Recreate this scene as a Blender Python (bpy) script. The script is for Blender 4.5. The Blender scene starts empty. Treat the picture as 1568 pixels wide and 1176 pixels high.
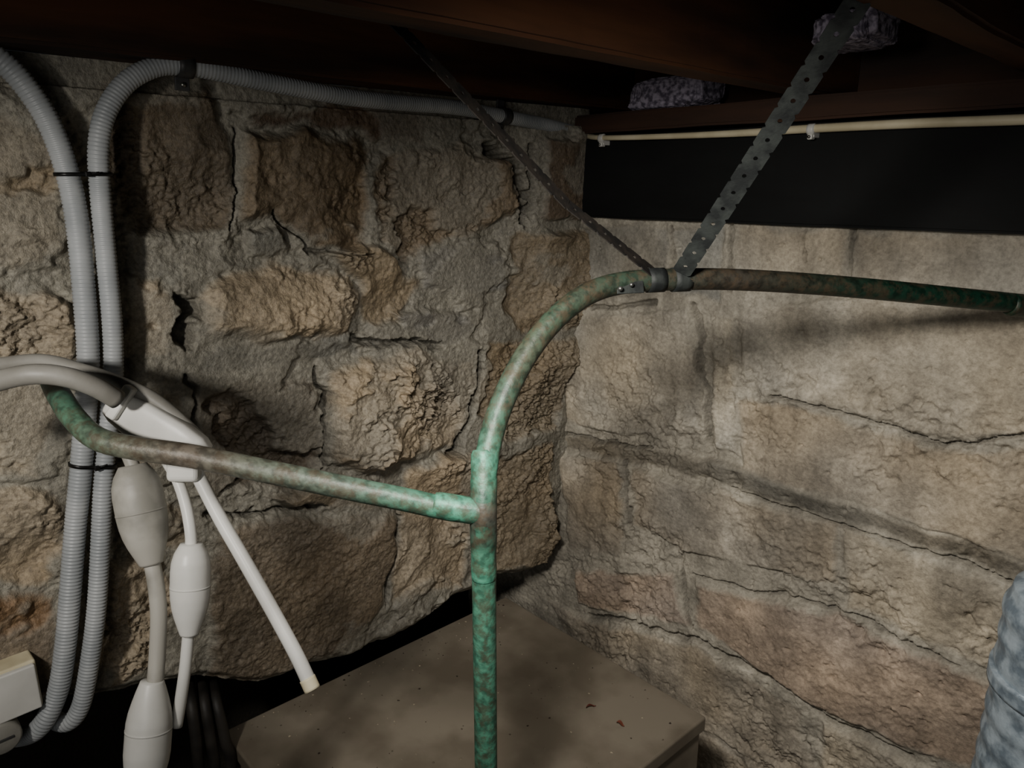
import bpy, bmesh, math, random
import numpy as np
from mathutils import Vector, Matrix
random.seed(4)
# ---------------------------------------------------------------- camera
# room axes: corner of the two stone walls is the Z axis. wall_left = plane X=0, wall_right = plane Y=0
CAM = Vector((1.054, -1.209, 1.5)); FPX = 1400.0; PITCH = math.radians(15)
cd = bpy.data.cameras.new("camera"); cam = bpy.data.objects.new("camera", cd)
bpy.context.collection.objects.link(cam)
cam.location = CAM; cam.rotation_euler = (math.radians(75), 0, math.radians(45))
cd.sensor_width = 36; cd.lens = FPX/1920*36; cd.clip_start = 0.02
bpy.context.scene.camera = cam
q = math.sqrt(.5); c_, s_ = math.cos(PITCH), math.sin(PITCH)
R_ = Vector((q, q, 0)); F_ = Vector((-q*c_, q*c_, -s_)); U_ = Vector((-q*s_, q*s_, c_))
K = 1920/1568
def ray(dx, dy):
    return F_ + R_*((dx*K-960)/FPX) + U_*((720-dy*K)/FPX)
def at(dx, dy, dep): return CAM + ray(dx, dy)*dep
def onleft(dx, dy, off=0.0):
    d = ray(dx, dy); return CAM + d*((off-CAM.x)/d.x)
def onright(dx, dy, off=0.0):
    d = ray(dx, dy); return CAM + d*((-off-CAM.y)/d.y)
def lin(c):
    return tuple(((v/255)/12.92 if v/255 <= .04045 else ((v/255+.055)/1.055)**2.4) for v in c)

# ---------------------------------------------------------------- materials
def nt(name):
    m = bpy.data.materials.new(name); m.use_nodes = True
    t = m.node_tree; b = t.nodes["Principled BSDF"]
    return m, t, b
def mat_basic(name, col, col2=None, scale=30, rough=.6, metal=0, bump=.1, bscale=200, stretch=None, thr=(.4, .6), attr=False, spec=.4, bd=.002, patch=None, pthr=(.5, .62), pscale=25, pmax=.8):
    m, t, b = nt(name); N = t.nodes; L = t.links
    tc = N.new("ShaderNodeTexCoord"); mp = N.new("ShaderNodeMapping")
    L.new(tc.outputs["Object"], mp.inputs[0])
    if stretch: mp.inputs["Scale"].default_value = stretch
    n = N.new("ShaderNodeTexNoise"); n.inputs["Scale"].default_value = scale; n.inputs["Detail"].default_value = 8
    L.new(mp.outputs[0], n.inputs["Vector"])
    r = N.new("ShaderNodeValToRGB"); L.new(n.outputs["Fac"], r.inputs[0])
    r.color_ramp.elements[0].position = thr[0]; r.color_ramp.elements[1].position = thr[1]
    c1 = lin(col); c2 = lin(col2 or col)
    if attr:
        r.color_ramp.elements[0].color = (.5, .5, .5, 1); r.color_ramp.elements[1].color = (1.1, 1.1, 1.1, 1)
        a = N.new("ShaderNodeAttribute"); a.attribute_name = "Col"
        mx = N.new("ShaderNodeMix"); mx.data_type = 'RGBA'; mx.blend_type = 'MULTIPLY'; mx.inputs[0].default_value = 1
        L.new(a.outputs["Color"], mx.inputs[6]); L.new(r.outputs[0], mx.inputs[7]); out = mx.outputs[2]
    else:
        r.color_ramp.elements[0].color = (*c1, 1); r.color_ramp.elements[1].color = (*c2, 1)
        out = r.outputs[0]
    if patch:
        n3 = N.new("ShaderNodeTexNoise"); n3.inputs["Scale"].default_value = pscale; n3.inputs["Detail"].default_value = 10; n3.inputs["Roughness"].default_value = .7
        L.new(mp.outputs[0], n3.inputs["Vector"])
        r3 = N.new("ShaderNodeValToRGB"); r3.color_ramp.elements[0].position = pthr[0]; r3.color_ramp.elements[1].position = pthr[1]
        r3.color_ramp.elements[0].color = (0, 0, 0, 1); r3.color_ramp.elements[1].color = (pmax, pmax, pmax, 1)
        L.new(n3.outputs["Fac"], r3.inputs[0])
        m3 = N.new("ShaderNodeMix"); m3.data_type = 'RGBA'; L.new(r3.outputs[0], m3.inputs[0]); L.new(out, m3.inputs[6]); m3.inputs[7].default_value = (*lin(patch), 1)
        out = m3.outputs[2]
    L.new(out, b.inputs["Base Color"])
    b.inputs["Roughness"].default_value = rough; b.inputs["Metallic"].default_value = metal
    b.inputs["Specular IOR Level"].default_value = spec
    if bump:
        n2 = N.new("ShaderNodeTexNoise"); n2.inputs["Scale"].default_value = bscale; n2.inputs["Detail"].default_value = 6
        L.new(mp.outputs[0], n2.inputs["Vector"])
        bp = N.new("ShaderNodeBump"); bp.inputs["Strength"].default_value = bump; bp.inputs["Distance"].default_value = bd
        L.new(n2.outputs["Fac"], bp.inputs["Height"]); L.new(bp.outputs[0], b.inputs["Normal"])
    return m
def mat_stone(name, strength, grain=(.62, 1.2), spec=.25, rough=.85, bs=160, bd=.004):
    m, t, b = nt(name); N = t.nodes; L = t.links
    a = N.new("ShaderNodeAttribute"); a.attribute_name = "Col"
    tc = N.new("ShaderNodeTexCoord")
    n = N.new("ShaderNodeTexNoise"); n.inputs["Scale"].default_value = 160; n.inputs["Detail"].default_value = 8; n.inputs["Roughness"].default_value = .7
    L.new(tc.outputs["Object"], n.inputs["Vector"])
    r = N.new("ShaderNodeValToRGB"); r.color_ramp.elements[0].position = .32; r.color_ramp.elements[1].position = .68
    r.color_ramp.elements[0].color = (grain[0],)*3+(1,); r.color_ramp.elements[1].color = (grain[1],)*3+(1,)
    L.new(n.outputs["Fac"], r.inputs[0])
    mx = N.new("ShaderNodeMix"); mx.data_type = 'RGBA'; mx.blend_type = 'MULTIPLY'; mx.inputs[0].default_value = 1
    L.new(a.outputs["Color"], mx.inputs[6]); L.new(r.outputs[0], mx.inputs[7]); L.new(mx.outputs[2], b.inputs["Base Color"])
    b.inputs["Roughness"].default_value = rough; b.inputs["Specular IOR Level"].default_value = spec
    n2 = N.new("ShaderNodeTexNoise"); n2.inputs["Scale"].default_value = bs; n2.inputs["Detail"].default_value = 8; n2.inputs["Roughness"].default_value = .6
    L.new(tc.outputs["Object"], n2.inputs["Vector"])
    bp = N.new("ShaderNodeBump"); bp.inputs["Strength"].default_value = strength; bp.inputs["Distance"].default_value = bd
    L.new(n2.outputs["Fac"], bp.inputs["Height"]); L.new(bp.outputs[0], b.inputs["Normal"])
    return m
M_rub = mat_stone("rubble_stone", .8, spec=.5, rough=.55, bs=120, bd=.005, grain=(.5, 1.25)); M_ash = mat_stone("weathered_block", .6, (.66, 1.2))
M_wood = mat_basic("old_timber", (42, 27, 18), (90, 56, 33), 14, .8, 0, .5, 60, (1, .12, 1))
M_woodx = mat_basic("old_timber_plate", (34, 22, 16), (62, 40, 27), 14, .8, 0, .5, 60, (.12, 1, 1))
M_tar = mat_basic("tarred_timber", (10, 11, 11), (18, 19, 19), 8, .8, 0, .4, 90, (.3, 1, 1), spec=.2)
M_board = mat_basic("floorboard_underside", (16, 12, 9), (32, 22, 16), 10, .9, 0, .4, 60, (1, .1, 1))
M_dirt = mat_basic("earth_floor", (40, 34, 27), (70, 60, 48), 12, .95, 0, .8, 60, bd=.01)
M_cop = mat_basic("verdigris_copper", (0, 0, 0), None, 110, .48, .1, .5, 160, attr=True, thr=(.38, .58), bd=.0014, patch=(74, 62, 48), pthr=(.47, .60), pscale=70, pmax=.62)
M_cond = mat_basic("grey_pvc_conduit", (140, 144, 147), (162, 165, 167), 15, .45, bump=.05)
M_hose = mat_basic("grey_rubber_hose", (112, 110, 104), (134, 132, 126), 15, .5, bump=.08)
M_white = mat_basic("white_plastic", (184, 183, 178), (204, 203, 198), 10, .38, bump=.04)
M_pgrey = mat_basic("dusty_grey_plastic", (128, 126, 119), (160, 157, 149), 22, .5, bump=.06)
M_cream = mat_basic("cream_cable_sheath", (186, 176, 146), (204, 195, 166), 20, .5, bump=.05)
M_black = mat_basic("black_nylon", (10, 10, 10), (18, 18, 18), 20, .4, bump=.02)
M_dcab = mat_basic("dark_cable_sheath", (26, 24, 22), (44, 41, 37), 20, .6, bump=.1)
M_dclip = mat_basic("dark_saddle", (46, 46, 46), (62, 62, 62), 30, .5, bump=.1)
M_strap = mat_basic("dull_steel_strap", (24, 27, 27), (44, 48, 46), 60, .65, .15, .25, 180)
M_strapd = mat_basic("dark_strap", (18, 16, 14), (36, 31, 26), 60, .7, .1, .3, 180)  # darker tone for the thin strap
M_screw = mat_basic("zinc_screw", (100, 100, 95), (130, 130, 125), 60, .35, .9, .1)
M_cab = mat_basic("taupe_painted_metal", (106, 98, 85), (128, 120, 106), 9, .5, 0, .12, 60)
M_galv = mat_basic("galvanised_steel", (104, 116, 126), (154, 166, 174), 55, .42, .3, .9, 40, bd=.004, thr=(.42, .60))
M_ins = mat_basic("insulation_wool", (88, 82, 96), (168, 160, 176), 110, .95, 0, .8, 120, bd=.004)
M_leaf = mat_basic("dry_leaf", (80, 36, 28), (104, 56, 40), 60, .7)
M_spk = mat_basic("grit", (50, 42, 32), (150, 140, 120), 20, .9)

# ---------------------------------------------------------------- mesh helpers
def empty(name, loc=(0, 0, 0)):
    e = bpy.data.objects.new(name, None); e.empty_display_size = .05; e.location = loc
    bpy.context.collection.objects.link(e); return e
def mk(name, v, f, mat, parent=None, smooth=True, cols=None):
    me = bpy.data.meshes.new(name); me.from_pydata([tuple(p) for p in v], [], f); me.update()
    if smooth: me.polygons.foreach_set("use_smooth", [True]*len(me.polygons))
    if cols is not None:
        a = me.color_attributes.new("Col", 'FLOAT_COLOR', 'POINT')
        a.data.foreach_set("color", np.asarray(cols, dtype=np.float32).ravel())
    me.materials.append(mat)
    o = bpy.data.objects.new(name, me); bpy.context.collection.objects.link(o)
    if parent:
        o.parent = parent; o.matrix_parent_inverse = Matrix.Translation(-parent.location)
    return o
def catmull(P, n=24):
    P = [Vector(p) for p in P]
    Q = [P[0]*2-P[1]]+P+[P[-1]*2-P[-2]]; out = []; prm = []
    for i in range(1, len(Q)-2):
        for k in range(n):
            t = k/n; a, b, c, d = Q[i-1], Q[i], Q[i+1], Q[i+2]
            out.append(.5*((2*b)+(c-a)*t+(2*a-5*b+4*c-d)*t*t+(3*b-a-3*c+d)*t**3)); prm.append(i-1+t)
    out.append(P[-1]); prm.append(len(P)-1); return out, prm
def sweep(name, P, rad, mat, parent=None, seg=20, step=.006, cols=None, rfn=None, straight=False):
    """tube through P. rad: float or per-control list. rfn(arc, total) -> radius multiplier."""
    if straight:
        pts = []; prm = []
        for i in range(len(P)-1):
            for k in range(24): pts.append(Vector(P[i]).lerp(Vector(P[i+1]), k/24)); prm.append(i+k/24)
        pts.append(Vector(P[-1])); prm.append(len(P)-1)
    else: pts, prm = catmull(P)
    A = [0]
    for i in range(1, len(pts)): A.append(A[-1]+(pts[i]-pts[i-1]).length)
    tot = A[-1]; n = max(2, int(tot/step)); S = np.linspace(0, tot, n+1)
    arr = np.array([tuple(p) for p in pts])
    C = np.stack([np.interp(S, A, arr[:, k]) for k in range(3)], 1); prm = np.interp(S, A, prm)
    T = np.gradient(C, axis=0); T /= np.linalg.norm(T, axis=1)[:, None]
    up = Vector((0, 0, 1)) if abs(T[0][2]) < .9 else Vector((1, 0, 0))
    t0 = Vector(T[0]); nrm = (up-t0*up.dot(t0)).normalized()
    V = []; CC = []; ang = [2*math.pi*k/seg for k in range(seg)]
    for i in range(n+1):
        t = Vector(T[i]); nrm = (nrm-t*nrm.dot(t)).normalized(); bn = t.cross(nrm)
        r = rad if not isinstance(rad, (list, tuple)) else float(np.interp(prm[i], range(len(rad)), rad))
        if rfn: r *= rfn(S[i], tot)
        c = Vector(C[i])
        if cols: col = [float(np.interp(prm[i], range(len(cols)), [lin(x)[k] for x in cols])) for k in range(3)]+[1]
        for a in ang:
            V.append(c+(nrm*math.cos(a)+bn*math.sin(a))*r)
            if cols: CC.append(col)
    Fc = []
    for i in range(n):
        for k in range(seg):
            k2 = (k+1) % seg; Fc.append((i*seg+k, i*seg+k2, (i+1)*seg+k2, (i+1)*seg+k))
    Fc.append(tuple(range(seg))[::-1]); Fc.append(tuple(n*seg+k for k in range(seg)))
    return mk(name, V, Fc, mat, parent, True, CC if cols else None)
def box(name, cen, size, mat, parent=None, bev=.003, rot=None, axes=None, segs=3):
    bm = bmesh.new(); bmesh.ops.create_cube(bm, size=1)
    bmesh.ops.scale(bm, vec=size, verts=bm.verts)
    if bev: bmesh.ops.bevel(bm, geom=bm.edges[:], offset=bev, segments=segs, affect='EDGES', profile=.5)
    if axes:
        Mx = Matrix((axes[0], axes[1], axes[2])).transposed(); bmesh.ops.transform(bm, matrix=Mx.to_4x4(), verts=bm.verts)
    if rot: bmesh.ops.rotate(bm, matrix=rot, verts=bm.verts)
    bmesh.ops.translate(bm, vec=cen, verts=bm.verts)
    me = bpy.data.meshes.new(name); bm.to_mesh(me); bm.free(); me.materials.append(mat)
    o = bpy.data.objects.new(name, me); bpy.context.collection.objects.link(o)
    if parent: o.parent = parent; o.matrix_parent_inverse = Matrix.Translation(-parent.location)
    return o
def cyl(name, p0, p1, r, mat, parent=None, seg=24):
    return sweep(name, [p0, p1], r, mat, parent, seg, step=max(.0005, (Vector(p1)-Vector(p0)).length/4), straight=True)

# ---------------------------------------------------------------- noise
rng = np.random.RandomState(7); TAB = rng.rand(256, 256)
def vn(x, y, o=0):
    xi = np.floor(x).astype(int); yi = np.floor(y).astype(int); fx = x-xi; fy = y-yi
    fx = fx*fx*(3-2*fx); fy = fy*fy*(3-2*fy); xi = xi+o*37; yi = yi+o*91
    g = lambda a, b: TAB[a & 255, b & 255]
    return (g(xi, yi)*(1-fx)+g(xi+1, yi)*fx)*(1-fy)+(g(xi, yi+1)*(1-fx)+g(xi+1, yi+1)*fx)*fy
def fbm(x, y, f, oc=5, o=0, gain=.5):
    s = 0; a = 1; n = 0
    for k in range(oc):
        ca, sa = math.cos(k*1.1), math.sin(k*1.1)          # rotate octaves: hides the lattice
        s = s+a*(vn((x*ca-y*sa)*f+k*13.7, (x*sa+y*ca)*f+k*7.1, o+k)-.5)*2; n += a; a *= gain; f *= 2.03
    return s/n
def ridg(x, y, f, oc=4, o=0):
    s = 0; a = 1; n = 0
    for k in range(oc):
        ca, sa = math.cos(k*1.3+.4), math.sin(k*1.3+.4)
        s = s+a*(1-2*np.abs(vn((x*ca-y*sa)*f+k*5.3, (x*sa+y*ca)*f+k*9.2, o+k)-.5)*2); n += a; a *= .5; f *= 2.1
    return s/n
def facet(x, y, f, o=0):
    """continuous chipped-stone facets: lower envelope of randomly tilted planes"""
    X = x*f; Y = y*f; xi = np.floor(X).astype(int); yi = np.floor(Y).astype(int)
    h = np.full(X.shape, 9.)
    for a in (-1, 0, 1):
        for b in (-1, 0, 1):
            cx = xi+a; cy = yi+b
            jx = TAB[(cx+o*11) & 255, (cy+3) & 255]; jy = TAB[(cx+50) & 255, (cy+o*17) & 255]
            dx = X-(cx+jx); dy = Y-(cy+jy); d = dx*dx+dy*dy
            t1 = TAB[(cx+90) & 255, (cy+o) & 255]-.5; t2 = TAB[(cx+o) & 255, (cy+120) & 255]-.5; t3 = TAB[(cx+140) & 255, cy & 255]-.5
            h = np.minimum(h, t1*dx*1.4+t2*dy*1.4+t3*.9+.75*d)
    return h
def sdpoly(S, Z, P):
    d = np.full(S.shape, 1e9); ins = np.zeros(S.shape, bool); n = len(P)
    for i in range(n):
        ax, ay = P[i]; bx, by = P[(i+1) % n]; ex, ey = bx-ax, by-ay
        t = np.clip(((S-ax)*ex+(Z-ay)*ey)/(ex*ex+ey*ey+1e-12), 0, 1)
        d = np.minimum(d, (S-ax-ex*t)**2+(Z-ay-ey*t)**2)
        c = ((ay > Z) != (by > Z)) & (S < (bx-ax)*(Z-ay)/(by-ay+1e-12)+ax); ins ^= c
    return np.where(ins, 1, -1)*np.sqrt(d)
def sdline(S, Z, P):
    d = np.full(S.shape, 1e9)
    for i in range(len(P)-1):
        ax, ay = P[i]; bx, by = P[i+1]; ex, ey = bx-ax, by-ay
        t = np.clip(((S-ax)*ex+(Z-ay)*ey)/(ex*ex+ey*ey+1e-12), 0, 1)
        d = np.minimum(d, (S-ax-ex*t)**2+(Z-ay-ey*t)**2)
    return np.sqrt(d)
def sstep(a, b, x):
    t = np.clip((x-a)/(b-a), 0, 1); return t*t*(3-2*t)

def relief(S, Z, stones, cracks, mort_col, mort_h, mort_rough, warp, cvar=.28, gran=.4, smear=0):
    wx = S+fbm(S, Z, 12, 5, 1, .55)*warp; wz = Z+fbm(S, Z, 12, 5, 9, .55)*warp
    H = mort_h+fbm(S, Z, 9, 6, 3, .55)*mort_rough+facet(S, Z, 28, 3)*mort_rough*.25+fbm(S, Z, 80, 4, 2, .7)*mort_rough*.3*sstep(-.1, .3, fbm(S, Z, 7, 3, 14))
    Cc = np.ones(S.shape+(3,))*np.array(lin(mort_col)); Cc *= (1+.25*fbm(S, Z, 20, 4, 6))[..., None]
    Hm = H.copy(); Cm = Cc.copy()
    for i, (P, h, ts, tz, ro, col, ed) in enumerate(stones):
        cs = sum(p[0] for p in P)/len(P); cz = sum(p[1] for p in P)/len(P)
        x0 = min(p[0] for p in P)-.05; x1 = max(p[0] for p in P)+.05; y0 = min(p[1] for p in P)-.05; y1 = max(p[1] for p in P)+.05
        m = (S > x0) & (S < x1) & (Z > y0) & (Z < y1)
        if not m.any(): continue
        s = S[m]; z = Z[m]
        d = sdpoly(wx[m], wz[m], P)
        pr = sstep(-ed*.3, ed, d)
        sw = s+fbm(s, z, 10, 3, 3)*.02; zw = z+fbm(s, z, 10, 3, 7)*.02
        hs = h+ts*(s-cs)+tz*(z-cz)+fbm(s+i*3, z, 9, 6, i, .56)*ro*1.2+facet(sw+i*.37, zw, 11, i)*ro*.9+facet(sw+i*.37, zw, 34, i+5)*ro*.25
        gr = sstep(-.35, .3, fbm(s+5, z+i, 8, 3, i+3))     # coarse granular break-up in patches
        hs = hs+fbm(s, z+i, 75, 4, i, .72)*ro*gran*gr
        H[m] = H[m]*(1-pr)+hs*pr
        cc = np.array(lin(col))[None, :]*(1+cvar*fbm(s+i, z, 11, 6, i+2, .65))[:, None]
        cc = cc*(1+np.array([.08, 0, -.12])[None, :]*fbm(s, z+i*2, 6, 3, i+4)[:, None])
        pc = sstep(-.003, .012, d+fbm(s, z, 30, 4, 8)*.008)
        Cc[m] = Cc[m]*(1-pc[:, None])+cc*pc[:, None]
    if smear:                                              # cement slurry smeared across joints and faces
        k = sstep(.10, .24, fbm(S+3, Z*1.4, 7, 5, 33, .55))*smear
        tgt = Hm*.35+.022
        H = H*(1-k)+np.maximum(tgt, H*.55+tgt*.45)*k
        Cc = Cc*(1-k[..., None]*.8)+Cm*k[..., None]*.8
    for (P, w, dep) in cracks:
        d = sdline(wx, wz, P); k = 1-sstep(w*.3, w, d+fbm(S, Z, 60, 3, 4)*w*.6)
        H -= k*dep; Cc *= (1-.4*k)[..., None]
    return H, np.clip(Cc, .004, 1)

# ---------------------------------------------------------------- LEFT WALL (rubble)
def LW(p): v = onleft(p[0], p[1], .015); return (v.y, v.z)
TAN = (158, 144, 122); BRN = (134, 121, 100); DRK = (100, 89, 73); GRY = (128, 126, 117); ORG = (138, 112, 84)
LS = [
 ([(-90,110),(40,150),(95,230),(110,370),(40,395),(-90,400)], .02, .1, -.1, .022, BRN, .018),
 ([(150,120),(330,130),(350,250),(335,340),(250,355),(190,350),(140,220)], .012, .1, .15, .015, DRK, .02),
 ([(365,195),(470,190),(560,235),(568,330),(550,392),(470,375),(430,330),(360,330)], .030, -.15, .1, .020, (118,104,84), .018),
 ([(575,240),(700,215),(765,245),(778,320),(740,355),(620,390),(575,370)], .026, .1, .2, .018, (122,108,88), .018),
 ([(385,155),(560,160),(650,185),(650,222),(560,225),(470,185),(380,185)], .02, 0, 0, .006, (94,78,62), .008),
 ([(810,205),(915,215),(910,332),(812,330)], .035, 0, 0, .003, (104,90,74), .006),
 ([(190,378),(330,362),(340,400),(250,440),(190,425)], .016, 0, -.25, .004, GRY, .02),
 ([(370,350),(430,348),(442,385),(420,402),(375,395)], .026, 0, .2, .003, GRY, .008),
 ([(-90,440),(60,425),(110,470),(112,560),(20,565),(-90,570)], .022, .1, .15, .022, TAN, .018),
 ([(180,430),(235,425),(257,470),(245,550),(180,558)], .028, 0, .1, .015, (174,160,138), .012),
 ([(290,450),(330,415),(430,400),(520,425),(545,480),(530,515),(420,525),(300,520)], .038, -.05, -.25, .024, TAN, .02),
 ([(300,532),(420,532),(535,512),(545,540),(480,560),(380,572),(290,575)], .018, 0, .4, .004, (122,121,114), .012),
 ([(485,392),(560,375),(640,420),(605,498),(552,500),(535,440)], .030, 0, .2, .024, BRN, .014),
 ([(640,385),(757,373),(767,440),(700,458),(645,440)], .018, 0, .1, .003, (126,124,117), .012),
 ([(590,475),(700,475),(735,500),(700,522),(620,515)], .018, 0, .4, .003, (122,119,112), .010),
 ([(775,350),(895,345),(885,500),(800,512),(765,460)], .020, .2, .1, .024, BRN, .016),
 ([(498,565),(560,545),(640,530),(712,550),(722,600),(702,690),(620,705),(545,722),(512,705),(502,620)], .048, -.15, -.1, .030, TAN, .022),
 ([(275,600),(400,580),(485,590),(495,700),(440,745),(330,765),(285,700)], .0, 0, .15, .014, (96,86,72), .025),  # dark colour paints in the shadow below hose and adapter
 ([(730,520),(870,515),(855,655),(770,665),(730,640)], .010, .1, 0, .022, BRN, .012),
 ([(-90,590),(60,600),(98,640),(60,722),(-90,740)], .024, 0, .1, .018, TAN, .02),
 ([(610,725),(722,690),(722,800),(705,905),(590,925),(606,820)], .022, 0, .1, .020, TAN, .012),
 ([(730,700),(845,668),(845,860),(760,895),(728,860)], .012, .2, 0, .020, BRN, .012),
 ([(330,800),(480,785),(598,780),(600,850),(575,920),(520,1000),(400,1050),(320,1070),(308,930)], .028, .05, .05, .006, (112,101,85), .016),
 ([(-90,750),(70,740),(92,800),(70,880),(-90,890)], .022, 0, .1, .020, TAN, .02),
 ([(150,860),(250,850),(262,930),(240,1000),(160,1060),(135,980)], .020, 0, .1, .024, TAN, .018),
 ([(-90,900),(80,890),(92,960),(80,1060),(-90,1080)], .016, 0, .1, .018, ORG, .018),
 ([(190,590),(258,600),(280,700),(200,722),(175,650)], .014, 0, .1, .016, BRN, .018),
 ([(180,740),(300,770),(310,830),(180,842)], .012, 0, .1, .014, BRN, .018),
 ([(405,765),(500,722),(592,745),(592,770),(430,778)], .030, 0, .3, .012, BRN, .010),
]
LS = [([LW(p) for p in P], h, a, b, r, c, e) for (P, h, a, b, r, c, e) in LS]
z0 = .70; row = 0
while z0 < 1.6:                                   # masonry continuing beyond the photographed part
    hh = random.uniform(.10, .2); y = -1.10-random.uniform(0, .05)
    while y > -2.0:
        w = random.uniform(.15, .32)
        LS.append(([(y, z0+.01), (y-w+.02, z0+.015), (y-w+.015, z0+hh-.01), (y-.01, z0+hh-.012)], .02, 0, .1, .016, random.choice([TAN, BRN, DRK]), .018)); y -= w
    z0 += hh
LC = [([(268,462),(285,485),(265,520)], .016, .035), ([(735,225),(770,250),(790,330)], .014, .05), ([(790,230),(800,330)], .010, .03),
      ([(722,540),(728,600),(705,690),(690,705)], .010, .04), ([(485,570),(500,620),(498,710)], .007, .025), ([(605,780),(602,860),(580,925)], .004, .02),
      ([(355,190),(350,300),(340,345)], .004, .008), ([(430,330),(470,385),(560,400)], .004, .012), ([(540,520),(600,530),(680,520)], .007, .025),
      ([(735,860),(740,670)], .005, .025), ([(320,780),(400,790),(500,770)], .005, .016), ([(275,585),(290,600),(278,660)], .007, .015)]
LC = [([LW(p) for p in P], w, d) for (P, w, d) in LC]
ny = 1000; nz = 580
Yg = np.linspace(-2.0, .03, ny); bz_y = [-2.0, -1.3, -1.02, -.90, -.84, -.75, -.62, -.45, -.33, -.2, -.1, .03]
bz = np.interp(Yg, bz_y, [.80, .82, .82, .78, .75, .705, .675, .665, .685, .675, .64, .63])+fbm(Yg, Yg*0, 12, 4, 2)*.012
ztop = 1.645
vv = np.linspace(0, 1, nz)
Z = bz[None, :]+vv[:, None]*(ztop-bz[None, :]); S = np.repeat(Yg[None, :], nz, 0)
H, C = relief(S, Z, LS, LC, (138, 134, 122), .016, .018, .030, .45, .75, smear=.75)
near = sstep(-.35, 0, S); H = H+near*(Z-.95)*.075
H = np.where(Z > 1.61, H*.5, H)
dz = Z-bz[None, :]; H = H-(.02*(1-sstep(0, .02, dz)))
V = np.stack([H, S, Z], -1).reshape(-1, 3)
# underside of the overhanging courses, running back into the void
und = []; uc = []
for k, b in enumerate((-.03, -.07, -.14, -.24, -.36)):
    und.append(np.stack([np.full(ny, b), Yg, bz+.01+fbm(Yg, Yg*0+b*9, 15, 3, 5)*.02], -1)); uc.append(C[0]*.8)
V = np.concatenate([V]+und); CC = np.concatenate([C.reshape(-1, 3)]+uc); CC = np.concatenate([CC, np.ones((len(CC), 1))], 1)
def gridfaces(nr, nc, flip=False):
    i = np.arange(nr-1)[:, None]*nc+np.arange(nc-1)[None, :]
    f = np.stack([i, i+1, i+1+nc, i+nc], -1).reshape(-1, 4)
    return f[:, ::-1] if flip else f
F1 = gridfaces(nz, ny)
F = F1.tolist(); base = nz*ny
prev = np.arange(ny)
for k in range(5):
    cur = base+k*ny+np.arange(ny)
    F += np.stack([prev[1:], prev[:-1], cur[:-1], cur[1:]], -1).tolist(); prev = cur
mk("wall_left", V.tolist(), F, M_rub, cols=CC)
# recessed footing below it
ys = np.linspace(-2, .03, 120); zs = np.linspace(0, .86, 60); S2, Z2 = np.meshgrid(ys, zs)
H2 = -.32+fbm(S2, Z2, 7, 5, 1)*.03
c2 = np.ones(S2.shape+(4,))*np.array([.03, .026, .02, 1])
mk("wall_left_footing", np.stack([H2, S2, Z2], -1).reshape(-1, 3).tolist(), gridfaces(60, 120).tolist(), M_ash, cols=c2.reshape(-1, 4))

# ---------------------------------------------------------------- RIGHT WALL (weathered blocks)
def RW(p): v = onright(p[0], p[1], 0); return (v.x, v.z)
A = (172, 164, 148); B = (164, 154, 137); Pk = (168, 152, 135); G = (154, 150, 139)
RS = [
 ([(890,345),(1025,345),(1025,400),(1018,445),(900,462)], .004, 0, 0, .004, G, .006),
 ([(1035,345),(1112,345),(1108,460),(1030,450)], .0, 0, 0, .004, G, .006),
 ([(1125,345),(1303,350),(1300,432),(1130,440)], .006, 0, 0, .004, A, .005),
 ([(1312,355),(1620,362),(1620,472),(1308,440)], .006, 0, 0, .004, A, .005),
 ([(870,480),(1058,470),(1072,560),(1068,668),(960,668),(855,640)], .008, 0, 0, .005, A, .006),
 ([(1095,480),(1128,480),(1128,700),(1090,690)], .006, 0, 0, .004, (190,183,167), .006),
 ([(1138,470),(1350,450),(1620,490),(1620,662),(1450,670),(1330,635),(1200,597),(1138,590)], .010, 0, 0, .005, A, .006),
 ([(1132,608),(1200,612),(1330,652),(1450,688),(1620,678),(1620,880),(1400,800),(1132,718)], .008, 0, 0, .005, B, .006),
 ([(858,662),(1130,712),(1620,872),(1620,905),(1120,748),(858,688)], .003, 0, .3, .003, (132,126,113), .010),
 ([(862,692),(950,708),(962,780),(955,850),(872,845)], .006, 0, 0, .010, B, .010),
 ([(972,722),(1120,760),(1285,805),(1290,895),(1150,868),(1040,842),(972,800)], .010, 0, 0, .007, B, .006),
 ([(1298,812),(1620,920),(1620,1070),(1470,1000),(1298,930)], .010, 0, 0, .007, A, .007),
 ([(880,868),(1030,880),(1058,955),(940,938),(885,918)], .008, 0, 0, .010, Pk, .008),
 ([(1065,888),(1290,940),(1470,1018),(1640,1095),(1640,1220),(1400,1150),(1240,1076),(1072,960)], .012, 0, 0, .008, Pk, .008),
 ([(838,918),(930,955),(1060,982),(1228,1090),(1250,1210),(1100,1210),(900,1030)], .008, 0, 0, .007, B, .010),
 ([(1262,1100),(1400,1168),(1640,1250),(1640,1420),(1200,1420)], .012, 0, 0, .010, A, .010),
]
RS = [([RW(p) for p in P], h, a, b, r, c, e) for (P, h, a, b, r, c, e) in RS]
z0 = 0.0
while z0 < 1.35:
    hh = .2; x = (1.05 if z0 > .45 else -.05)+random.uniform(0, .05)
    if z0+hh > .45 and z0 <= .45: hh = .45-z0+.001
    while x < 2.0:
        w = random.uniform(.25, .42)
        RS.append(([(x+.006, z0+.006), (x+w-.006, z0+.006), (x+w-.006, z0+hh-.006), (x+.006, z0+hh-.006)], .008, 0, 0, .005, random.choice([A, B, Pk]), .008)); x += w
    z0 += hh
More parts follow.
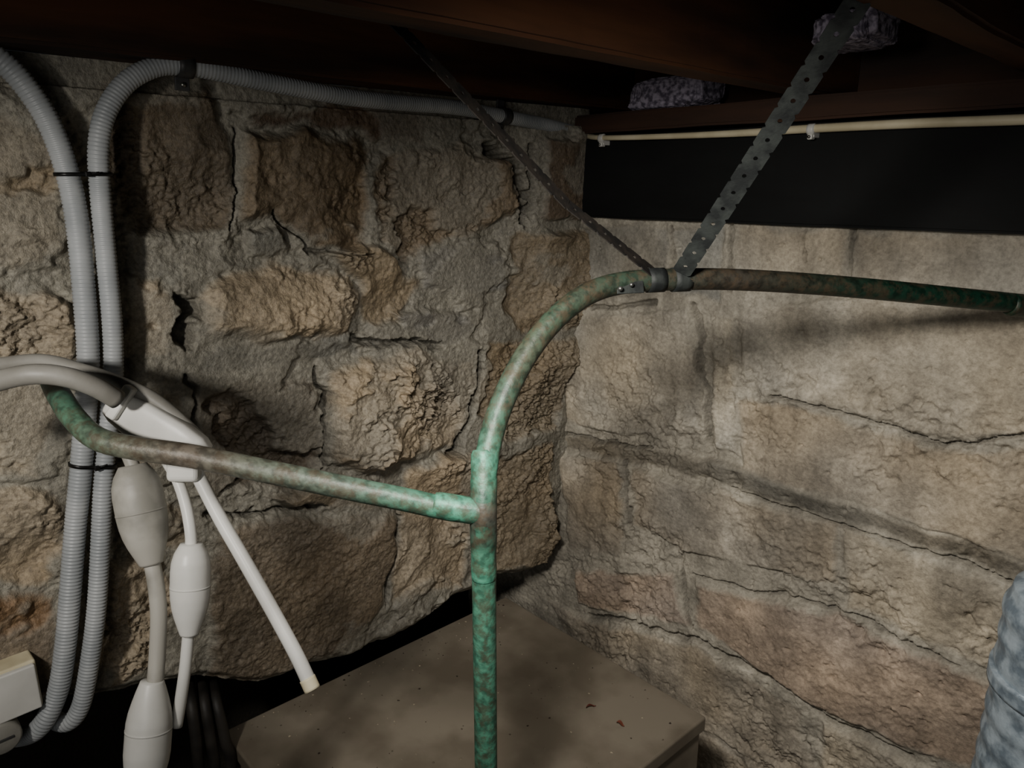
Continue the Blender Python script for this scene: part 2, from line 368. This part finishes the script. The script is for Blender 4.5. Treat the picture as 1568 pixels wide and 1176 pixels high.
RC = [([(1065,470),(1078,520),(1072,560),(1085,600),(1080,680)], .010, .018), ([(1030,345),(1030,400),(1022,440)], .005, .014), ([(1306,350),(1305,440)], .003, .01),
      ([(1180,600),(1330,640),(1440,678),(1568,665)], .004, .014), ([(960,710),(968,800)], .007, .014), ([(850,660),(1000,690)], .005, .012),
      ([(1120,750),(1300,808),(1568,895)], .004, .012), ([(1035,850),(1060,960)], .006, .014), ([(900,938),(1060,975),(1180,1040)], .008, .018),
      ([(1180,1030),(1260,1095),(1400,1160)], .006, .014), ([(1118,345),(1120,440)], .006, .014), ([(1060,880),(1290,935),(1470,1015)], .004, .010),
      ([(1240,350),(1235,400)], .003, .008), ([(905,470),(1000,462)], .006, .012), ([(1130,440),(1300,445)], .003, .008)]
RC = [([RW(p) for p in P], w, d) for (P, w, d) in RC]
nx = 1000; nz = 660
xs = np.linspace(-.34, 2.0, nx); zs = np.linspace(0, 1.45, nz); S, Z = np.meshgrid(xs, zs)
H, C = relief(S, Z, RS, RC, (168, 162, 148), .004, .012, .014, .36, .7)
pit = np.clip(fbm(S, Z, 60, 4, 8, .6)-.38, 0, 1); H -= pit*.02
spall = sstep(.02, .28, fbm(S, Z, 5, 5, 21, .6))*sstep(.0, -.1, Z-1.25); H += spall*(fbm(S, Z, 35, 5, 23, .7)*.018-.003)
lightm = sstep(.12, .30, fbm(S, Z, 9, 6, 41, .65)); C *= (1+.28*lightm)[..., None]
streak = fbm(S*5, Z*.6, 9, 4, 12); C *= (1+.24*streak)[..., None]
stain = fbm(S, Z, 3.2, 4, 15); C *= (1+.28*stain)[..., None]
blot = fbm(S, Z, 16, 6, 19, .7); C *= (1+.42*blot)[..., None]
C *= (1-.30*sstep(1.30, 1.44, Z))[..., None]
V = np.stack([S, -H, Z], -1).reshape(-1, 3)
CC = np.concatenate([np.clip(C, .01, 1).reshape(-1, 3), np.ones((V.shape[0], 1))], 1)
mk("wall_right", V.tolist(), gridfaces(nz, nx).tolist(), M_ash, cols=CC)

# ---------------------------------------------------------------- floor, ceiling, timbers
fx, fy = np.meshgrid(np.linspace(-.4, 2.2, 120), np.linspace(-2.2, .2, 120))
fz = fbm(fx, fy, 4, 5, 3)*.012-.012
mk("floor", np.stack([fx, fy, fz], -1).reshape(-1, 3).tolist(), gridfaces(120, 120).tolist(), M_dirt)
ce = empty("ceiling")
for i in range(17):
    box("floorboard_%d" % (i+1), (1.0, -2.05+i*.14, 1.812), (2.7, .1385, .02), M_board, ce, .001)
def beam(name, x0, x1, y0, y1, z0, z1, mat, amp=.003, n=60):
    """sawn timber: subdivided box with wavy arrises"""
    bm = bmesh.new(); bmesh.ops.create_cube(bm, size=1)
    bmesh.ops.scale(bm, vec=(x1-x0, y1-y0, z1-z0), verts=bm.verts)
    bmesh.ops.bevel(bm, geom=bm.edges[:], offset=.004, segments=2, affect='EDGES')
    ax = 0 if (x1-x0) > (y1-y0) else 1
    ln = (x1-x0, y1-y0)[ax]
    nrm = Vector((1, 0, 0)) if ax == 0 else Vector((0, 1, 0))
    for k in range(1, n):
        co = nrm*(-ln/2+ln*k/n)
        bmesh.ops.bisect_plane(bm, geom=bm.verts[:]+bm.edges[:]+bm.faces[:], plane_co=co, plane_no=nrm)
    bmesh.ops.translate(bm, vec=((x0+x1)/2, (y0+y1)/2, (z0+z1)/2), verts=bm.verts)
    ph = random.random()*50
    for v in bm.verts:
        t = v.co[ax]; a = np.array([t]); b = np.array([v.co.z*3+v.co[1-ax]*3+ph])
        w = float(fbm(a, b, 6, 4, 2)[0])*amp; w2 = float(fbm(a+9, b, 6, 4, 4)[0])*amp
        v.co[1-ax] += w; v.co.z += w2
    me = bpy.data.meshes.new(name); bm.to_mesh(me); bm.free(); me.materials.append(mat)
    o = bpy.data.objects.new(name, me); bpy.context.collection.objects.link(o); return o
beam("ceiling_joist", .0, .080, -2.1, .12, 1.645, 1.80, M_wood)
beam("ceiling_joist.001", .485, .530, -2.1, .12, 1.632, 1.80, M_wood)
beam("ceiling_joist.002", .785, .835, -2.1, .12, 1.640, 1.80, M_wood)
beam("ceiling_joist.003", 1.30, 1.345, -2.1, .12, 1.632, 1.80, M_wood)
beam("ledger_beam", .045, 2.0, -.028, .09, 1.436, 1.590, M_tar)
beam("wall_plate", .05, 2.0, -.036, .09, 1.594, 1.629, M_woodx, .003)
beam("closure_board", -.1, 2.0, .12, .15, 1.40, 1.80, M_woodx, .002)  # added board closing the gap behind the insulation so it stays dark

# insulation stuffed above the plate: folded, fairly flat-faced batts
def wad(name, cx, cy, cz, sx, sy, sz, parent):
    bm = bmesh.new(); bmesh.ops.create_icosphere(bm, subdivisions=6, radius=1)
    for v in bm.verts:
        p = v.co.copy(); a = np.array([p.x*2+cx*9+p.z]); b = np.array([p.y*2+p.z*1.7])
        k = 1+.16*float(fbm(a, b, 1.5, 5, 3, .55)[0])
        f = lambda t: math.copysign(abs(t)**.4, t)
        v.co = Vector((cx+f(p.x)*sx*k+p.z*sx*.25, cy+f(p.y)*sy*k, cz+f(p.z)*sz*k))
    for f_ in bm.faces: f_.smooth = True
    me = bpy.data.meshes.new(name); bm.to_mesh(me); bm.free(); me.materials.append(M_ins)
    o = bpy.data.objects.new(name, me); bpy.context.collection.objects.link(o); o.parent = parent
e = empty("insulation_batt")
wad("batt_end", .24, .03, 1.658, .075, .05, .026, e)
wad("batt_fold", .606, -.10, 1.700, .040, .06, .020, e)

# ---------------------------------------------------------------- cabinet
e = empty("metal_cabinet")
an = math.radians(-3); e1 = Vector((math.cos(an), math.sin(an), 0)); e2 = Vector((math.sin(an), -math.cos(an), 0)); ez = Vector((0, 0, 1))
Bk = Vector((0.0, -.175, 0)); wx, wy = .520, .63
cen = Bk+e1*wx/2+e2*wy/2
box("cabinet_body", cen+ez*.300, (wx-.012, wy-.012, .596), M_cab, e, .004, axes=(e1, -e2, ez))
box("cabinet_lid", cen+ez*.603, (wx, wy, .028), M_cab, e, .004, axes=(e1, -e2, ez))
box("door_panel", cen+e2*(wy/2)+ez*.29, (wx-.06, .012, .5), M_cab, e, .004, axes=(e1, -e2, ez))
box("door_handle", cen+e2*(wy/2+.012)+e1*.18+ez*.33, (.015, .02, .1), M_screw, e, .004, axes=(e1, -e2, ez))
# debris on lid
V = []; Fc = []
def flake(cx, cy, r, zt, n=6, h=.001):
    b = len(V)
    for k in range(n):
        a = 2*math.pi*k/n; rr = r*random.uniform(.6, 1.2); V.append((cx+math.cos(a)*rr, cy+math.sin(a)*rr, zt))
    V.append((cx, cy, zt+h))
    for k in range(n): Fc.append((b+k, b+(k+1) % n, b+n))
for i in range(240):
    u = random.uniform(-.25, .25); v_ = random.uniform(-.3, .3)
    if random.random() < .35: u = -.25+abs(random.gauss(0, .05))
    p = cen+e1*u+e2*v_; flake(p.x, p.y, random.uniform(.0007, .0026), .6172, h=.0015)
mk("debris", V, Fc, M_spk, smooth=False)
def ontop(dx, dy):
    d = ray(dx, dy); return CAM+d*((.618-CAM.z)/d.z)
def leaf(name, dx, dy, L_, W_, a):
    p = ontop(dx, dy); V = []; n = 12
    for k in range(n+1):
        t = k/n; w = W_*math.sin(math.pi*t)**.8; z = .619+.003*math.sin(t*5)
        for sgn in (-1, 0, 1):
            x = (t-.5)*L_; y = w*sgn
            V.append((p.x+x*math.cos(a)-y*math.sin(a), p.y+x*math.sin(a)+y*math.cos(a), z+.0025*abs(sgn)))
    F = []
    for k in range(n):
        for s in (0, 1): F.append((k*3+s, k*3+s+1, k*3+s+4, k*3+s+3))
    mk(name, V, F, M_leaf)
leaf("dry_leaf", 950, 1110, .014, .004, .3); leaf("dry_leaf.001", 905, 1083, .020, .0025, 1.2)

# dark cables dropping out of the void beside the cabinet
e = empty("dark_cable_bundle")
for k, (x0, x1) in enumerate(((292, 300), (312, 322), (330, 344))):
    sweep("cable_%d" % (k+1), [onleft(x0-4, 1030, -.10), onleft(x0, 1070, .0), onleft(x1, 1130, .02), onleft(x1+8, 1200, .02), Vector((.03, -.86-.02*k, .3)), Vector((.03, -.86-.02*k, .0))], .0085, M_dcab, e, 16, .01)

# ---------------------------------------------------------------- copper pipe
e = empty("copper_pipe")
TD = .75; tee = at(740, 785, TD); rp = .0125
GB = (72, 122, 100); GD = (50, 80, 66); TQ = (76, 138, 114); DK = (56, 52, 45); DG = (18, 54, 40); PKC = (100, 90, 80)
low = Vector((tee.x, tee.y, 0.0))
sweep("riser", [low, tee-ez*.35, tee-ez*.15, tee-ez*.05, tee, at(742, 720, .76)], rp, M_cop, e, 32, .008,
      [GD, GB, (78, 130, 108), GB, GD, GB], straight=False)
sweep("bend_and_run", [at(741, 735, .757), at(752, 670, .767), at(772, 610, .775), at(805, 545, .79), at(850, 488, .805), at(900, 450, .82), at(955, 433, .835), at(1030, 428, .85),
      at(1120, 428, .865), at(1230, 434, .885), at(1350, 444, .905), at(1470, 456, .93), at(1560, 465, .95), at(1680, 480, 1.0)], rp, M_cop, e, 32, .008,
      [TQ, (66, 100, 82), (62, 84, 70), (68, 76, 62), (52, 70, 56), (56, 64, 52), (46, 62, 50), (48, 52, 44), DK, (44, 48, 39), (24, 54, 41), DG, DG, DG])
sweep("branch", [tee, at(690, 780, .75), at(620, 765, .75), at(520, 745, .748), at(400, 720, .745), at(290, 698, .742), at(205, 686, .742), at(150, 672, .745), at(115, 642, .76), at(92, 608, .79), at(80, 585, .84), at(78, 575, .9)], rp*.95, M_cop, e, 32, .008,
      [TQ, TQ, (70, 108, 90), (84, 98, 86), (94, 100, 88), (104, 96, 86), (98, 98, 86), (84, 100, 84), (74, 110, 90), GD, GD, GD])
up = (at(741, 735, .757)-tee).normalized()
bdir = (at(620, 765, .75)-tee).normalized()
# cast tee: one lathed sleeve with rolled ends plus branch socket
prof = [(-.074, .99), (-.071, 1.04), (-.058, 1.06), (-.052, 1.03), (-.040, 1.04), (-.032, 1.09), (.0, 1.10), (.032, 1.09), (.040, 1.04), (.044, 1.09), (.058, 1.09), (.062, .99)]
sweep("tee_body", [tee+(up if t > 0 else ez)*t for t, r in prof], [rp*r for t, r in prof], M_cop, e, 32, .002,
      [TQ, TQ, TQ, GB, GB, GD, (70, 68, 62), GB, TQ, TQ, TQ, TQ], straight=True)
prof = [(.0, 1.05), (.020, 1.08), (.040, 1.08), (.046, 1.05), (.050, .97)]
sweep("tee_branch_socket", [tee+bdir*t for t, r in prof], [rp*r for t, r in prof], M_cop, e, 32, .002, [GD, TQ, TQ, TQ, TQ], straight=True)
pe = at(1545, 466, .945); pd = (at(1600, 470, .96)-at(1500, 460, .935)).normalized()
sweep("end_coupling", [pe, pe+pd*.003, pe+pd*.042, pe+pd*.045], [rp*.98, rp*1.17, rp*1.17, rp*.98], M_cop, e, 32, .001, [DG]*4, straight=True)

# ---------------------------------------------------------------- strap hangers
def strap(name, A0, A1, W, w, parent, mat, pitch=.020):
    A0 = Vector(A0); A1 = Vector(A1); L_ = (A1-A0).length; n = max(2, int(L_/pitch)); V = []; F = []; ns = 24
    dn = (A1-A0).normalized(); W = Vector(W); W = (W-dn*W.dot(dn)).normalized()
    for i in range(n):
        b = len(V); tm = (i+.5)/n; hl = L_/n/2
        for k in range(ns):
            a = 2*math.pi*(k+.5)/ns; cx, cy = math.cos(a), math.sin(a); m = max(abs(cx), abs(cy))
            c = A0+(A1-A0)*tm
            V.append(c+dn*(cx/m*hl)+W*(cy/m*w/2))
            V.append(c+dn*(cx*.0022)+W*(cy*.0022))
        for k in range(ns):
            k2 = (k+1) % ns; F.append((b+2*k, b+2*k2, b+2*k2+1, b+2*k+1))
    o = mk(name, V, F, mat, parent, False)
    bm = bmesh.new(); bm.from_mesh(o.data); bmesh.ops.remove_doubles(bm, verts=bm.verts, dist=1e-5); bm.to_mesh(o.data); bm.free()
    s = o.modifiers.new("thick", 'SOLIDIFY'); s.thickness = .0012; s.offset = 0
    return o
e = empty("pipe_hanger_strap")
pdir = (at(1060, 428, .856)-at(960, 432, .838)).normalized()
strap("strap_long", at(1043, 418, .838), at(1318, -5, .595), R_*.83-U_*.55+F_*.15, .021, e, M_strap)
strap("strap_thin", at(1004, 420, .840), at(868, 312, .80), R_*.40+U_*.48+F_*.78, .020, e, M_strapd)
strap("strap_thin_upper", at(870, 314, .80), at(596, 26, .70), R_*.44+U_*.44+F_*.76, .020, e, M_strapd)
def ring(nm, c, d, r, w, th):
    sweep(nm, [c-d*w/2, c+d*w/2], r, M_strap, e, 32, w/4, straight=True)
ring("clamp_band", at(1042, 428, .8535), pdir, rp+.0014, .021, .001)
ring("clamp_band_2", at(1003, 429, .846), pdir, rp+.0014, .020, .001)
box("clamp_tab", at(965, 440, .825), (.032, .002, .014), M_strap, e, .0008, axes=(pdir, F_, pdir.cross(F_)))
cyl("screw_1", at(950, 442, .826), at(950, 442, .816), .0028, M_screw, e, 12)
cyl("screw_2", at(967, 436, .826), at(967, 436, .820), .0024, M_screw, e, 12)

# ---------------------------------------------------------------- corrugated conduits
def corr(s, tot):
    ph = (s/.0046) % 1.0
    return 1.0 if ph < .62 else .90
e = empty("corrugated_conduit")
c1 = [onleft(-70,55,.055), onleft(0,92,.055), onleft(45,140,.055), onleft(78,195,.056), onleft(103,265,.058), onleft(118,340,.058), onleft(128,440,.058), onleft(135,550,.058), onleft(130,640,.058),
      onleft(124,720,.056), onleft(116,800,.055), onleft(108,900,.055), onleft(100,990,.055), onleft(88,1060,.05), onleft(62,1112,.04), onleft(30,1128,.0), onleft(-10,1125,-.04)]
sweep("conduit_tube", c1, .0128, M_cond, e, 20, .00115, rfn=corr)
e = empty("corrugated_conduit.001")
c2 = [onleft(893,206,.05), onleft(845,193,.05), onleft(780,180,.054), onleft(700,165,.058), onleft(620,158,.062), onleft(540,150,.066), onleft(460,136,.068), onleft(380,120,.068), onleft(320,107,.066), onleft(283,101,.064),
      onleft(240,102,.060), onleft(195,125,.058), onleft(163,170,.058), onleft(151,225,.060), onleft(154,300,.060), onleft(163,400,.060), onleft(172,500,.060), onleft(173,580,.058), onleft(165,660,.057), onleft(158,740,.060),
      onleft(154,830,.060), onleft(148,930,.060), onleft(138,1010,.058), onleft(124,1080,.052), onleft(104,1106,.04), onleft(80,1100,.01), onleft(60,1080,-.05)]
sweep("conduit_tube", c2, .0118, M_cond, e, 20, .00115, rfn=corr)
# saddles
def saddle(name, p, d, r, w, mat):
    e = empty(name)
    sweep("saddle_band", [p-d*w/2, p+d*w/2], r, mat, e, 24, w/4, straight=True)
    nrm = Vector((1, 0, 0)); sd = d.cross(nrm).normalized()
    for k, sg in ((1, 1), (2, -1)):
        box("foot_%d" % k, p+sd*sg*(r+.006)-nrm*r*.8, (w, .016, .004), mat, e, .0012, axes=(d, sd, d.cross(sd)))
    sweep("fixing", [p+sd*(r+.007)-nrm*r*.7, p+sd*(r+.007)-nrm*(r*.7-.004)], .003, M_screw, e, 12, .001, straight=True)
saddle("conduit_saddle", onleft(283,101,.064), (onleft(300,104,.065)-onleft(260,98,.062)).normalized(), .0142, .018, M_dclip)
saddle("conduit_saddle.001", onleft(772,178,.0545), (onleft(800,184,.053)-onleft(740,172,.056)).normalized(), .0142, .018, M_dclip)
def tie(name, pa, pb):
    e = empty(name); m = (pa+pb)/2; d = (pb-pa); dd = d.normalized(); x = Vector((1, 0, 0)); V = []; F = []; n = 40
    for k in range(n):
        a = 2*math.pi*k/n; ca = math.cos(a); sa = math.sin(a)
        off = dd*((d.length/2)*(1 if ca > 0 else -1)*min(1, abs(ca)*4)+ca*.0140)+x*sa*.0140
        for zz in (-.0022, .0022):
            V.append(m+off+ez*zz)
    for k in range(n):
        k2 = (k+1) % n; F.append((2*k, 2*k2, 2*k2+1, 2*k+1))
    o = mk("band", V, F, M_black, e); s = o.modifiers.new("t", 'SOLIDIFY'); s.thickness = .0014; s.offset = 1
    box("tie_head", m+x*.016, (.005, .006, .006), M_black, e, .001)
    cyl("tie_tail", m+x*.015, m+x*.018+Vector((0, .012, .002)), .0012, M_black, e, 8)
tie("cable_tie", onleft(103,267,.058), onleft(152,267,.060)); tie("cable_tie.001", onleft(124,712,.057), onleft(160,712,.058))

# ---------------------------------------------------------------- cream cable on the ledger
e = empty("cream_cable")
cc = [onleft(870,202,.05), onleft(893,207,.052), onright(925,211,.048), onright(1040,208,.045), onright(1150,203,.044), onright(1243,197,.044), onright(1400,189,.044), onright(1568,183,.044), onright(1800,172,.044)]
sweep("cable_sheath", cc, [.0045, .0045, .0045, .005, .0058, .0062, .0066, .0068, .0068], M_cream, e, 16, .008)
def clip(name, dx, dy):
    e = empty(name); p = onright(dx, dy, .046)
    sweep("clip_loop", [p-Vector((.005, 0, 0)), p+Vector((.005, 0, 0))], .0082, M_white, e, 20, .003, straight=True)
    box("clip_base", p+Vector((0, .010, -.004)), (.010, .022, .016), M_white, e, .001)
    box("nail_boss", p+Vector((0, .0, -.011)), (.008, .012, .008), M_white, e, .002)
    cyl("nail", p+Vector((0, -.007, -.011)), p+Vector((0, -.009, -.011)), .0024, M_screw, e, 12)
clip("cable_clip", 922, 212); clip("cable_clip.001", 1243, 198)

# ---------------------------------------------------------------- left-hand hoses, plugs
e = empty("grey_hose")
sweep("hose_tube", [at(-90,640,.72), at(-40,600,.72), at(0,583,.72), at(50,573,.72), at(100,577,.73), at(145,592,.745), at(180,612,.765)], .0100, M_hose, e, 24, .006)
sweep("hose_tube_2", [at(-90,575,.80), at(-20,562,.80), at(60,553,.80), at(120,566,.80), at(180,586,.80), at(240,615,.81), at(300,668,.82), at(330,705,.83)], .0080, M_hose, e, 24, .006)
e = empty("white_plug_adapter")
pa, pb = at(166, 614, .80), at(308, 706, .80)
ax = (pb-pa).normalized(); nz_ = (F_-ax*F_.dot(ax)).normalized(); sd = ax.cross(nz_)
def loft(name, secs, mat, parent, seg=32):
    """rounded-rectangle sections: (center, axis_u, axis_v, half_u, half_v)"""
    V = []; F = []
    for (c, u, v, hu, hv) in secs:
        for k in range(seg):
            a = 2*math.pi*k/seg; ca, sa = math.cos(a), math.sin(a)
            V.append(c+u*(math.copysign(abs(ca)**.45, ca)*hu)+v*(math.copysign(abs(sa)**.45, sa)*hv))
    for i in range(len(secs)-1):
        for k in range(seg):
            k2 = (k+1) % seg; F.append((i*seg+k, i*seg+k2, (i+1)*seg+k2, (i+1)*seg+k))
    F.append(tuple(range(seg))[::-1]); F.append(tuple((len(secs)-1)*seg+k for k in range(seg)))
    return mk(name, V, F, mat, parent)
La = (pb-pa).length; o0 = pa+nz_*.006
loft("adapter_body", [(o0+ax*La*t, sd, nz_, hu, hv) for t, hu, hv in ((0, .012, .008), (.02, .015, .010), (.10, .0185, .012), (.35, .0225, .0135), (.7, .024, .014), (.9, .022, .013), (.98, .018, .010), (1.0, .012, .006))], M_white, e)
box("adapter_flange", at(186, 616, .792), (.012, .040, .014), M_white, e, .003, axes=(ax, sd, nz_))
box("adapter_neck", at(282, 716, .80), (.034, .030, .018), M_white, e, .006, axes=(R_, U_, F_), segs=4)
def connector(name, path, R0, mat, cmat, below=None, above=None, rb=.0085, ra=.007, prof=(.55, .82, .96, 1.0, 1.0, 1.0, .97, .90, .78, .62, .46)):
    e = empty(name)
    a, b = path; P = [a.lerp(b, k/10) for k in range(11)]
    sweep("plug_shell", P, [R0*p for p in prof], mat, e, 28, .002)
    d = (b-a).normalized(); m = a.lerp(b, .47)
    sweep("seam_ring", [m-d*.0010, m+d*.0010], R0*1.012, cmat, e, 28, .001, straight=True)
    if above: sweep("lead_in", above, ra, cmat, e, 16, .005)
    if below: sweep("lead_out", below, rb, cmat, e, 16, .005)
connector("inline_connector", (at(203,712,.79), at(232,864,.79)), .0250, M_pgrey, M_pgrey,
          above=[at(190,680,.79), at(198,700,.79), at(207,722,.79)], below=[at(230,850,.79), at(238,890,.79), at(243,940,.79), at(241,1000,.79), at(237,1055,.785)], rb=.0084)
connector("inline_connector.001", (at(233,1042,.785), at(222,1200,.78)), .0228, M_white, M_white, below=[at(224,1195,.78), at(222,1260,.79), at(222,1330,.8)],
          prof=(.5, .66, .80, .92, .99, 1.0, 1.0, 1.0, .95, .85, .6))
connector("inline_connector.002", (at(293,832,.80), at(290,972,.80)), .0205, M_white, M_white,
          above=[at(255,705,.81), at(272,735,.81), at(285,775,.805), at(292,815,.80), at(293,840,.80)], ra=.0062, below=[at(289,965,.80), at(284,1020,.80), at(277,1070,.80), at(270,1112,.80)], rb=.0062)
e = empty("white_pvc_tube")
pt = [at(300,722,.81), at(335,790,.80), at(375,860,.79), at(420,940,.78), at(455,1005,.77), at(478,1055,.765)]
sweep("tube", pt, .0074, M_white, e, 24, .006)
dd = (pt[-1]-pt[-2]).normalized()
sweep("tube_lip", [pt[-1]-dd*.012, pt[-1]+dd*.001], .0082, M_cream, e, 24, .002, straight=True)
sweep("tube_bore", [pt[-1]+dd*.0005, pt[-1]+dd*.0016], .0058, M_dclip, e, 24, .001, straight=True)

# switch box fixed to the left wall + gland
e = empty("junction_box")
p = onleft(0, 1052, .030); X_ = Vector((1, 0, 0)); Y_ = Vector((0, 1, 0))
box("housing", p, (.05, .075, .068), M_cream, e, .003, axes=(X_, Y_, ez))
box("cover", p+X_*.028, (.008, .070, .062), M_white, e, .002, axes=(X_, Y_, ez))
g = onleft(2, 1128, .055)
sweep("gland_cap", [g-X_*.02, g-X_*.004, g+X_*.006, g+X_*.009], [.022, .022, .0215, .018], M_pgrey, e, 32, .002, straight=True)
box("gland_slot", g+X_*.0095, (.002, .024, .003), M_dclip, e, .0005, axes=(X_, Y_, ez))
cyl("gland_stem", g-X_*.014, p-ez*.02, .014, M_pgrey, e)

# ---------------------------------------------------------------- galvanised pipe at right
e = empty("galvanised_pipe")
gx, gy = 1.003, -.437
sweep("pipe_shell", [(gx, gy, 0), (gx, gy, .5), (gx, gy, 1.130), (gx, gy, 1.148), (gx, gy, 1.154)], [.064, .064, .064, .058, .045], M_galv, e, 64, .003, straight=True,
      rfn=lambda s, t: 1+.014*math.sin(s*2*math.pi/.026)+.008*math.sin(s*23))
sweep("seam_band", [(gx, gy, 1.05), (gx, gy, 1.065)], .0672, M_galv, e, 64, .003, straight=True)

# ---------------------------------------------------------------- light
def spot(name, loc, tgt, W, size, blend, rad, col):
    l = bpy.data.lights.new(name, 'SPOT'); l.energy = W; l.spot_size = math.radians(size); l.spot_blend = blend; l.shadow_soft_size = rad; l.color = col
    o = bpy.data.objects.new(name, l); bpy.context.collection.objects.link(o); o.location = loc
    o.rotation_euler = (Vector(tgt)-Vector(loc)).to_track_quat('-Z', 'Y').to_euler(); return o
spot("work_lamp", (.735, -1.032, 1.595), (.46, -.12, .86), 38, 98, 1.0, .055, (1, .95, .88))
spot("left_wall_fill", (.62, -1.46, 1.52), (.0, -.88, 1.14), 22, 74, 1.0, .03, (1, .95, .87))  # added fill spot that brightens the left end of the rubble wall
l = bpy.data.lights.new("soft_fill", 'AREA'); l.energy = 2.2; l.size = .5; l.color = (1, .97, .92)  # weak area light added behind the camera to fill the shadows
o = bpy.data.objects.new("soft_fill", l); bpy.context.collection.objects.link(o); o.location = (1.25, -1.75, 1.35)
o.rotation_euler = (Vector((.3, -.2, 1.0))-o.location).to_track_quat('-Z', 'Y').to_euler()
w = bpy.data.worlds.new("world"); bpy.context.scene.world = w; w.use_nodes = True
w.node_tree.nodes["Background"].inputs[0].default_value = (.7, .75, .8, 1); w.node_tree.nodes["Background"].inputs[1].default_value = .014
